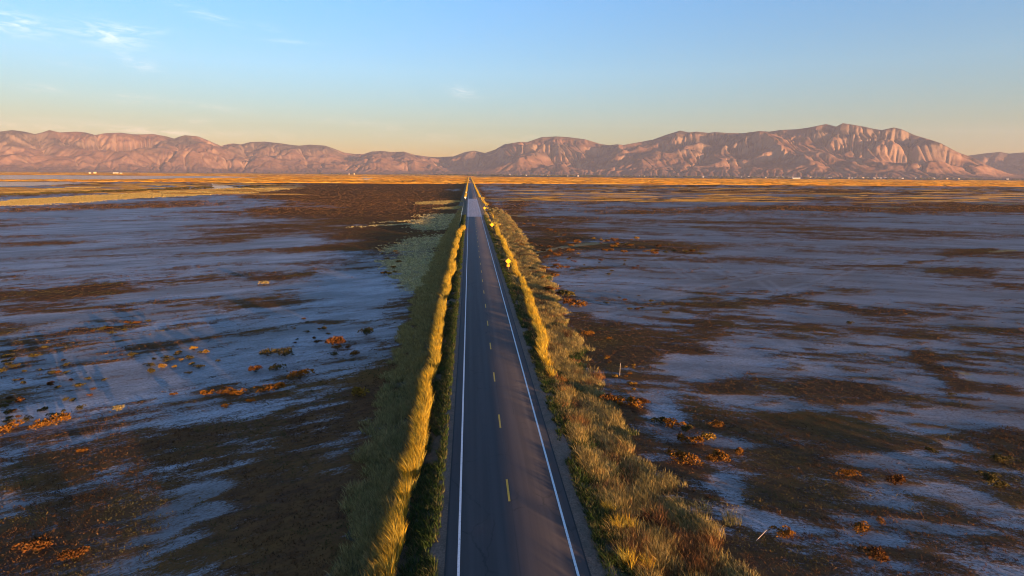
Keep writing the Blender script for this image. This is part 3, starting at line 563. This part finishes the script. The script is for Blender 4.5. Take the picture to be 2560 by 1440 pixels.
# ------------------------------------------------------------ shrubs
def shrub_mesh(name,kind_,seed,nleaf=420):
    r=np.random.RandomState(seed)
    lobes=[(r.randn(3)*[.34,.32,.0]+[0,0,.30+.26*r.rand()],.30+.22*r.rand()) for _ in range(7)]
    pts=[];nrm=[]
    for c,rad in lobes:
        k=nleaf//7; d=r.randn(k,3); d/=np.linalg.norm(d,axis=1)[:,None]; d[:,2]=np.abs(d[:,2])*.9-.15
        pts.append(c+d*rad*(.65+.4*r.rand(k,1))*[1,1,.8]); nrm.append(d)
    p=np.concatenate(pts); d=np.concatenate(nrm); p[:,2]=np.maximum(p[:,2],.02); k=len(p)
    d=d+r.randn(k,3)*.5+[0,0,.5]; d/=np.linalg.norm(d,axis=1)[:,None]
    s=np.cross(d,r.randn(k,3)); s/=np.linalg.norm(s,axis=1)[:,None]; L=(.10+.12*r.rand(k,1)); wd=.035+.035*r.rand(k,1)
    V=np.stack([p-s*wd,p+s*wd,p+d*L*.6+s*wd,p+d*L*.6-s*wd,p+d*L],1).reshape(-1,3)
    b=np.arange(k)[:,None]*5; Fc=np.concatenate([b+[[0,1,2]],b+[[0,2,3]],b+[[3,2,4]]],1).reshape(-1,3)
    pal={'orange':[(.21,.085,.010),(.17,.065,.009),(.25,.11,.014)],'olive':[(.085,.066,.018),(.065,.053,.015),(.11,.076,.018)],'rust':[(.12,.045,.011),(.09,.035,.010),(.15,.06,.012)],'straw':[(.32,.24,.10),(.27,.20,.08),(.36,.28,.12)],'gold':[(.27,.15,.02),(.31,.18,.03),(.23,.12,.02)],'dark':[(.10,.04,.02),(.08,.035,.02),(.13,.05,.02)]}[kind_]
    C=np.array(pal)[r.randint(0,3,k)]*(.75+.5*r.rand(k,1)); C=np.repeat(C,5,0)
    # woody stems from the foot into the crown
    sv_=[];sf=[];b0=len(V)
    for c,rad in lobes:
        for j in range(3):
            e=c+r.randn(3)*rad*.3; q=np.array([[.03,0,0],[-.02,.025,0],[-.02,-.025,0]])*.7
            sv_.append(np.concatenate([q,[e]])); sf+= [(b0,b0+1,b0+3),(b0+1,b0+2,b0+3),(b0+2,b0,b0+3)]; b0+=4
    V=np.concatenate([V]+sv_); Fc=np.concatenate([Fc,np.array(sf)]); C=np.concatenate([C,np.tile([[.09,.06,.035]],(len(sv_)*4,1))])
    o=mesh_obj('shrub',V,Fc,m_leaf,cols=C); me=o.data; bpy.data.objects.remove(o); me.name=name; return me
SH={k:[shrub_mesh('shrub_'+k,k,11*i+j) for j in range(3)] for i,k in enumerate(('orange','olive','rust','straw','gold','dark'))}
def shrub(px,py,wpx,kd,label,group=None,name='shrub'):
    x,y=G(px,py); z=GZ
    if 4.4<abs(x)<13.5: z=float(zbank(np.array([x]))[0])
    zc=float(proj(x,y)[2]); s=wpx*zc/F/1.85
    o=bpy.data.objects.new(name,random.choice(SH[kd])); o.location=(x,y,z-.03); o.rotation_euler=(0,0,random.random()*6.28); o.scale=(s*random.uniform(.9,1.15),s*random.uniform(.9,1.1),s*random.uniform(.85,1.1))
    link(o); return tag(o,label,'shrub',group)
L1=[(1525,1006,44,'rust','rust brown shrub at the left end of the low row beside a salt patch'),
(1556,1012,46,'orange','orange shrub second from the left in the low row between verge grass and salt patch'),
(1590,1016,48,'orange','orange shrub third from the left in the low row beside the salt patch'),
(1612,1014,34,'rust','small rust shrub ending the low row on the edge of the right salt patch'),
(1652,1058,42,'olive','grey olive shrub leading the short slanting row below the right salt patch'),
(1682,1072,50,'orange','rounded orange brown shrub in the middle of the slanting row below the salt patch'),
(1716,1078,34,'olive','olive shrub at the lower right end of the slanting row below the salt patch'),
(1703,1104,40,'orange','low orange shrub at the left of the bright row above the big round bush'),
(1736,1108,48,'orange','broad orange shrub in the middle of the bright row above the big round bush'),
(1766,1100,46,'gold','tallest golden orange shrub at the right end of the bright row above the round bush'),
(1713,1156,62,'orange','big round orange bush at the edge of the right verge grass'),
(1776,1152,30,'orange','small orange shrub just right of the big round bush'),
(1806,1148,40,'orange','low spreading orange shrub in the pair right of the big round bush'),
(1850,1136,28,'orange','lone round orange shrub on brown ground, right of the pair by the big bush'),
(1788,1064,30,'orange','small flat orange shrub alone above the bright row on brown ground'),
(1960,1338,50,'orange','bright orange ball shaped shrub on salt near the lower right verge grass'),
(2156,1330,46,'orange','orange shrub on the edge of salt, lower right, below a small round one'),
(2204,1306,24,'orange','small round orange shrub just above a larger orange one at lower right'),
(2118,1194,44,'orange','orange shrub at the tip of the brown patch in the right half'),
(2236,1208,54,'rust','large dark rust shrub beside salt, right of the orange shrub at the brown tip'),
(2190,1402,70,'rust','large brown orange shrub nearest the bottom edge at lower right'),
(2468,1200,46,'olive','dark olive shrub on pale salt close to the right edge, upper of two joined'),
(2492,1218,48,'olive','dark olive shrub on pale salt close to the right edge, lower of two joined'),
(2500,1156,38,'olive','low olive shrub under the brown patch at the right edge'),
(2325,1130,26,'olive','small olive shrub on the salt tongue right of the large brown patch'),
(2375,988,16,'olive','tiny green shrub on salt below the curved brown bank at right'),
(25,1082,54,'orange','largest orange shrub at the left edge where brown ground meets salt'),
(96,1070,46,'orange','middle orange shrub of the three at the left edge'),
(140,1060,46,'orange','rightmost orange shrub of the three at the left edge'),
(205,1130,24,'orange','lone small orange shrub on brown ground at left'),
(300,1026,30,'straw','pale straw coloured tuft alone on the dark ground at left'),
(95,1376,76,'rust','large rust red shrub at the lower left corner'),
(188,1396,62,'rust','rust brown shrub at lower left, right of the larger rust one'),
(434,988,18,'orange','small orange shrub at the tip of the brown ground in the left field'),
(515,990,34,'orange','flat orange shrub left of the three lobed clump in the left field'),
(572,984,40,'orange','orange shrub forming the left part of the clump in the left field'),
(600,988,34,'orange','orange shrub forming the right part of the clump in the left field'),
(662,978,38,'orange','left bush of the orange pair below the blue salt'),
(692,974,42,'orange','right bush of the orange pair below the blue salt'),
(750,946,46,'orange','broad orange shrub nearest the verge grass at the end of the blue salt'),
(626,1006,22,'orange','small orange shrub under the left field clump'),
(568,1020,22,'orange','small orange shrub lowest of those under the left field clump'),
(897,992,50,'gold','golden grass bush on dark ground left of the roadside grass'),
(640,930,40,'rust','brown orange bush on the upper edge of salt, left of the dark row'),
(690,926,36,'olive','olive brown bush next to the brown one on the upper salt edge'),
(850,866,56,'rust','wide rust coloured bush mound on blue salt left of the verge'),
(712,890,44,'olive','olive bush at the right end of the dark row on blue salt'),
(670,890,40,'olive','olive bush at the left end of the dark row on blue salt'),
(915,838,36,'olive','dark olive bush on salt near the verge grass, above the wide rust mound'),
(660,714,26,'straw','pale straw bush on a dark island in the left salt'),
(972,688,18,'gold','round golden shrub at the edge of the pale straw grass'),
(1425,765,44,'rust','bright rust bush at the lower right of the clump by the right verge'),
(1445,768,36,'orange','orange bush ending the clump by the right verge'),
(1420,742,40,'olive','dark olive bush in the upper part of the clump by the right verge'),
(1372,728,30,'rust','rust bush above the clump, against the right verge'),
(1400,738,26,'rust','small rust bush on salt between the verge and the clump'),
(1470,838,26,'orange','orange shrub between two small salt puddles right of the verge'),
(1523,848,16,'orange','tiny bright orange shrub on brown ground beyond the right verge puddles'),
(2125,810,16,'olive','small olive shrub on the long brown tongue in the right salt')]
for a in L1: shrub(*a)
def inp_pts(poly,n):
    out=[]; xs=[p[0] for p in poly]; ys_=[p[1] for p in poly]
    while len(out)<n:
        a,b_=random.uniform(min(xs),max(xs)),random.uniform(min(ys_),max(ys_))
        if inpoly(a,b_,poly): out.append((a,b_))
    return out
L2=[([(0,880),(120,868),(210,930),(320,935),(300,1005),(100,1055),(0,1060)],46,(.5,1.0),('olive','olive','rust'),'small olive shrub scattered on blue salt at the left edge','small shrubs on the left edge salt'),
([(330,890),(480,870),(570,890),(560,930),(380,940)],20,(.5,1.1),('olive','gold','olive'),'small yellow olive shrub on the salt left of centre','small shrubs on the left centre salt'),
([(205,832),(290,812),(375,800),(380,810),(290,836),(210,842)],14,(.5,1.0),('olive','rust'),'dark shrub in the slanting row on far left salt','shrubs of the slanting row on the left salt'),
([(700,800),(880,790),(900,900),(760,900),(690,870)],16,(.45,1.0),('olive','orange','rust'),'small shrub on blue salt left of the verge grass','small shrubs on salt left of the verge'),
([(1330,606),(1480,600),(1600,598),(1660,606),(1640,636),(1500,640),(1340,632)],42,(1.0,2.2),('orange','gold','rust'),'orange shrub in the long dense band across the right salt','orange shrubs of the band right of the road'),
([(1660,608),(1760,622),(1775,640),(1660,636)],8,(.8,1.5),('olive','rust'),'brown shrub at the thin right end of the long shrub band','brown shrubs at the end of the band'),
([(1262,560),(1400,552),(1420,600),(1400,690),(1340,700),(1300,640)],34,(.8,1.8),('rust','orange','rust'),'rust shrub in the thicket beside the right roadside grass','rust shrubs beside the right roadside grass'),
([(1400,640),(1620,645),(1620,690),(1420,690)],14,(.6,1.2),('olive','dark'),'small dark shrub dotted on the salt below the shrub band','dark shrubs on the salt below the band'),
([(1440,720),(1760,735),(1690,790),(1480,770)],13,(.5,1.0),('rust','olive'),'small brown shrub dotted on the middle right salt','brown shrubs on the middle right salt'),
([(1520,880),(1600,920),(1645,980),(1560,975),(1500,900)],12,(.4,.8),('orange','gold'),'small bright orange shrub on brown ground right of the verge','small orange shrubs right of the verge'),
([(940,625),(985,620),(1010,655),(985,700),(960,690)],8,(.9,1.6),('orange','gold'),'small golden shrub at the ragged edge of the straw grass','golden shrubs by the straw grass')]
for poly,n,(s0,s1),kinds,lab,gr in L2:
    for a,b_ in inp_pts(poly,n):
        x,y=G(a,b_); zc=float(proj(x,y)[2]); shrub(a,b_,random.uniform(s0,s1)*F/zc*1.1,random.choice(kinds),lab,gr)
# tall olive shrubs along the channel at the far left
for i in range(58):
    f=i/57; a=-30+f*560+random.uniform(-3,3); b_=np.interp(a,[-30,0,320,520],[491.5,490.5,479.5,472])+random.uniform(-.8,.8)
    o=shrub(a,b_,random.uniform(12,20),'olive','tall olive shrub in the long row beside the channel at far left','olive shrubs of the row at far left')
    o.scale=(o.scale[0],o.scale[1],o.scale[2]*.75)
for i in range(14):
    a=random.uniform(568,705); b_=np.interp(a,[568,640,705],[468,469,464.5])+random.uniform(-1,1.)
    shrub(a,b_,random.uniform(10,17),'olive','olive bush of the clump right of the channel pond','olive bushes right of the channel pond').scale[2]*=.6
for i in range(12):
    a=random.uniform(965,1035); b_=454.6+random.uniform(-1,.4)
    shrub(a,b_,random.uniform(7,12),'olive','dark bush of the low line in the golden marsh','dark bushes in the golden marsh').scale[2]*=.55
# grass clumps standing out of the right verge
def clump(px,py,wpx,hm,table,label,nb=70):
    x,y=G(px,py,-.8); z=float(zbank(np.array([x]))[0]); zc=float(proj(x,y)[2]); r=wpx*zc/F/2
    V=blades('grass_clump',np.zeros((14,3))+rng.randn(14,3)*[r*.45,r*.45,0],nb//6,hm,.03,r*.3,.45,pick(14,table),.25)
    V.location=(x,y,z-.03); return tag(V,label,'grass clump')
clump(1548,1335,38,.95,GOLD,'bright golden grass clump in the lower right verge, left of the dark red bush')
clump(1575,1330,34,.85,GOLD,'second golden grass clump just right of the first in the lower right verge')
clump(1568,1425,40,1.0,GOLD,'golden grass clump closest to the bottom edge in the right verge')
clump(1618,1425,30,.8,GOLD,'small golden grass clump right of the one at the bottom edge')
clump(1490,1200,42,.55,[(.34,.15,.03),(.4,.2,.05)],'orange weed clump in the right verge near the gravel')
clump(1522,1288,30,.6,GOLD,'small yellow clump in the right verge above the golden pair')
clump(1735,1420,70,.6,[(.24,.10,.03),(.3,.13,.04)],'reddish brown weed clump at the bottom of the right verge')
clump(1410,960,34,.7,[(.34,.14,.03),(.28,.12,.03)],'orange weed clump above the pale grass in the right verge')
clump(1405,990,30,.7,[(.34,.14,.03),(.40,.2,.04)],'orange weed clump lower of two beside the right gravel shoulder')
clump(1690,1210,46,.6,STRAWC,'pale arching straw clump under the big round bush')
clump(1830,1300,46,.7,[(.16,.14,.06),(.2,.17,.07)],'grey green bushy clump at the right edge of the verge')
shrub(1608,1310,46,'dark','dark red round bush in the lower right verge beside golden clumps')
shrub(1222,533,16,'olive','green bush on the right bank past the bridge')
# ------------------------------------------------------------ signs
m_sy=simple('yellow_sign_paint',(.80,.42,.01),.45,.04,3.); m_so=simple('orange_sign_paint',(.80,.30,.02),.45,.04,3.); m_sb=simple('black_sign_paint',(.02,.02,.02),.5,.1)
m_al=simple('sign_aluminium',(.75,.73,.70),.55,.05,3.); m_wood=simple('grey_wood_post',(.22,.17,.13),.9,.25,5.); m_steel=simple('galvanised_post',(.35,.34,.33),.5,.1,5.,.6)
def rounded(hw,r,n=4,dia=True,hh=None):
    hh=hh or hw; out=[]
    for cx,cy,a0 in ((hw-r,hh-r,0),(-hw+r,hh-r,90),(-hw+r,-hh+r,180),(hw-r,-hh+r,270)):
        for i in range(n+1):
            a=R(a0+90*i/n); x,z=cx+r*math.cos(a),cy+r*math.sin(a)
            if dia: x,z=(x-z)*.70711,(x+z)*.70711
            out.append((x,z))
    return out
def plate(pts,zc,y,th):
    b=MB(); b.prism([(x,y,zc+z) for x,z in pts],(0,1,0),th); return b
def sign(px,py,side,hz,label,plaque=False,back=False,group=None):
    # px,py: centre of the diamond; hz its height above the foot
    lo,hi=30.,4000.
    zf=-.45
    x,y=G(px,py,zf+hz)
    zf=float(zbank(np.array([x]))[0]); x,y=G(px,py,zf+hz)
    e=empty('road_sign',(x,y,zf)); tag(e,label,'road sign',group)
    p=MB(); p.box((0,.05,(hz+.45)/2-.15),(.09,.07,hz+.75)); p.build('post',m_wood,e)
    if back:
        plate(rounded(side/2,.06),hz,-.01,.012).build('sign_plate',m_al,e)
        q=MB(); q.box((0,-.024,hz+.2),(.8,.02,.05)); q.box((0,-.024,hz-.2),(.8,.02,.05)); q.build('brace',m_steel,e)
        plate(rounded(side/2-.01,.06),hz,.003,.008).build('sign_face',m_sy,e)
    else:
        plate(rounded(side/2,.06),hz,-.012,.012).build('sign_plate',m_al,e)
        plate(rounded(side/2-.005,.06),hz,-.018,.005).build('sign_face',m_sy,e)
        o=rounded(side/2-.03,.05); i=rounded(side/2-.05,.045); b=MB(); n=len(o)
        b.poly([(x_,-.0205,hz+z_) for x_,z_ in o]+[(x_,-.0205,hz+z_) for x_,z_ in i],[(k,(k+1)%n,n+(k+1)%n,n+k) for k in range(n)]); b.build('border',m_sb,e)
    if plaque:
        b=MB(); 
        for zz,wd in ((.13,.62),(-.0,.5),(-.13,.62)): b.box((0,-.02,hz+zz),(wd,.004,.055))
        b.build('legend',m_so,e)
        hp=hz-side*.707-.30
        plate(rounded(.36,.04,dia=False,hh=.29),hp,-.012,.012).build('plaque',m_so,e)
    return e
sign(1270.8,653,1.05,2.5,'yellow diamond road sign with a small orange plaque below it, nearest on the right',True)
sign(1230,562,1.2,2.5,'plain yellow diamond road sign beside the right lane, short of the bridge')
sign(1211.6,520,1.2,2.5,'yellow diamond road sign farthest along on the right, beside the pale bridge deck')
sign(1163.4,494,1.25,2.5,'sunlit pale back of a diamond sign left of the road past the bridge',back=True)
sign(1165.4,480.5,.9,2.4,'smaller pale sign back farther down the left side of the road',back=True)
# thin stake and stick
def stake(px,py,h,r,tilt,label):
    x,y=G(px,py); b=MB(); top=(math.sin(tilt[0])*h,math.sin(tilt[1])*h,h*math.cos(tilt[0])); b.tube((0,0,-.2),top,r,r*.8,8); b.tube(top,(top[0],top[1],top[2]+.03),r*.8,r*.3,8)
    o=b.build('wooden_stake',m_stake); o.location=(x,y,GZ); tag(o,label,'stake')
m_stake=simple('weathered_pale_wood',(.42,.34,.28),.85,.2,5.)
stake(1549,939,1.5,.03,(0.02,0),'thin pale upright stake on brown ground beyond the right verge')
stake(1884,1352,1.1,.025,(1.0,.2),'leaning pale stick at the edge of the lower right verge grass')
# ------------------------------------------------------------ car far down the road
m_car=simple('white_car_paint',(.8,.78,.76),.25,.02,2.,0,.6); m_gl=simple('car_glass',(.03,.035,.04),.05,.05,2.,0,.8); m_ty=simple('tyre_rubber',(.02,.02,.02),.9,.1); m_hl=simple('headlight_glass',(.8,.8,.78),.1,.02,2.,0,.8)
def car(x,y):
    e=empty('car',(x,y,crown(x)+.005)); tag(e,'white car driving far away on the left lane near the vanishing point','car')
    b=MB(); w=.92
    prof=[(-2.3,.35),(2.3,.35),(2.35,.75),(1.9,1.0),(.95,1.05),(.35,1.55),(-1.5,1.6),(-2.2,1.1),(-2.35,.8)]
    b.prism([(-w,-py_,pz_) for py_,pz_ in prof],(1,0,0),2*w); b.build('body',m_car,e)
    g=MB(); g.poly([(-.8,-.98,1.06),(.8,-.98,1.06),(.72,-.40,1.52),(-.72,-.40,1.52)],[(0,1,2,3)])
    for s in (-1,1): g.poly([(s*(w+.005),-.8,1.1),(s*(w+.005),1.9,1.1),(s*(w+.005),1.45,1.5),(s*(w+.005),-.35,1.48)],[(0,1,2,3)])
    g.build('windows',m_gl,e)
    for sx_ in (-1,1):
        for yy_ in (-1.45,1.4):
            q=MB(); q.tube((sx_*.72,yy_,.33),(sx_*.95,yy_,.33),.33,.33,18); q.build('wheel',m_ty,e)
        q=MB(); q.box((sx_*.65,-2.33,.78),(.36,.06,.16)); q.build('headlight',m_hl,e)
cx,cy=G(1174.2,452.2,0); car(-1.75,cy)
# ------------------------------------------------------------ buildings and trees at the foot of the mountains
m_wall=simple('pale_building_wall',(.5,.42,.36),.8,.08,.3); m_roof=simple('building_roof',(.45,.40,.38),.8,.1,.3); m_wall2=simple('lit_tan_building_wall',(.62,.42,.2),.8,.08,.3)  # tan wall: golden sunlight put into its colour; some town houses share it
def building(px,py,wpx,hm,label,lit_tan=False,group=None,name='building'):
    x,y=G(px,py); k=math.hypot(x,y)/F; w=wpx*k; d=min(w,25.)
    e=empty(name,(x,y,GZ),-math.atan2(x,y)*.5); tag(e,label,'building',group)
    b=MB(); b.box((0,0,hm*.5-.5),(w,d,hm+1)); b.build('wall',m_wall2 if lit_tan else m_wall,e)
    r=MB(); r.prism([(-w*.52,-d*.55,hm),(-w*.52,d*.55,hm),(-w*.52,0,hm+d*.22)],(1,0,0),w*1.04); r.build('roof',m_roof,e)
BL=[(262,428.6,17,12,'long low white building at the foot of the left mountains'),(225,434,3.5,8,'small sunlit building left of a pair in the golden marsh',1),(238,434,4.5,10,'larger sunlit building of the pair in the golden marsh',1),(290,434,9,7,'low sunlit barn right of the pair in the golden marsh',1),(303,434.4,4,6,'small shed at the end of the low barn in the marsh',1),
(770,431.4,14,12,'long pale building below the middle of the left mountains'),(795,431.6,9,11,'shorter pale building right of the long one below the left mountains'),(868,431.8,5.5,20,'bright tall white building where the left mountains fall away'),(893,432,10,10,'low pale building right of the bright tall one'),(886,436.6,2.6,12,'golden lit building at the marsh edge below the bright tall one',1),(873,436.2,2.6,8,'small golden shed at the marsh edge left of the golden building',1),
(944,430.6,4,16,'white building alone right of the low pale one'),(974,434.4,4,10,'small pinkish building near the golden marsh'),(1086,434.4,2.4,24,'thin pale tower left of the end of the road'),(1106,435.6,7,8,'low pale building between the tower and the road end'),
(122,425.6,4,9,'tiny pale building at the foot of the far left mountains'),(160,426,14,6,'low roofline at the foot of the far left mountains'),(1990,447.4,16,6,'low pale shed row under the right mountain',0)]
for q in BL: building(q[0],q[1],q[2],q[3],q[4],len(q)>5 and q[5])
for i in range(60):
    a=random.choice([random.uniform(1240,1800),random.uniform(1850,2540),random.uniform(1900,2300)]); hz_=434+.0075*(a-1280); b_=hz_+random.uniform(4.2,6.0)
    building(a,b_,random.uniform(1.6,4),random.uniform(6,11),'small pale house of the town strip under the right mountains',random.random()<.3,'houses of the town under the right mountains','house')
def far_trees(name,n,seed):
    r=np.random.RandomState(seed); V=[];Fc=[];C=[];b0=0
    ico=np.array([(math.cos(a)*math.cos(e),math.sin(a)*math.cos(e),math.sin(e)) for e in (-.9,-.2,.5,1.1) for a in np.arange(7)*.8976])
    fc=[(j*7+i,j*7+(i+1)%7,(j+1)*7+(i+1)%7,(j+1)*7+i) for j in range(3) for i in range(7)]
    for _ in range(n):
        a=r.choice([r.uniform(1000,1500),r.uniform(1300,2560),r.uniform(0,1100)],p=[.3,.55,.15]); hz_=434+.0075*(a-1280)
        b_=hz_+(r.uniform(3.8,5.8) if a>1100 else r.uniform(2.6,4.)); x,y=G(a,b_); s=r.uniform(5,10); k=1+2.5*r.rand()
        V.append(ico*(1+.25*r.randn(28,1))*[s*k,s,s*.7]+[x,y,GZ+s*.5]); Fc+=[tuple(q+b0 for q in f) for f in fc]; b0+=28
        C.append(np.tile(np.array([.05,.05,.022])*(.7+.7*r.rand()),(28,1)))
    return mesh_obj(name,np.concatenate(V),np.array(Fc),m_leaf,cols=np.concatenate(C))
stuff(far_trees('town_trees',700,3))
# ------------------------------------------------------------ haze
m=bpy.data.materials.new('haze'); m.use_nodes=True; t=NT(m.node_tree); t.n.remove(t.n['Principled BSDF'])
vp=t.node('ShaderNodeVolumePrincipled'); vp.inputs['Color'].default_value=(.78,.80,.98,1); vp.inputs['Density'].default_value=2.1e-5; vp.inputs['Anisotropy'].default_value=.0
t.l.new(vp.outputs[0],t.n['Material Output'].inputs['Volume'])
b=MB(); b.box((0,8200,670),(52000,19000,1460)); hz_=b.build('haze',m); kind(hz_,'stuff')
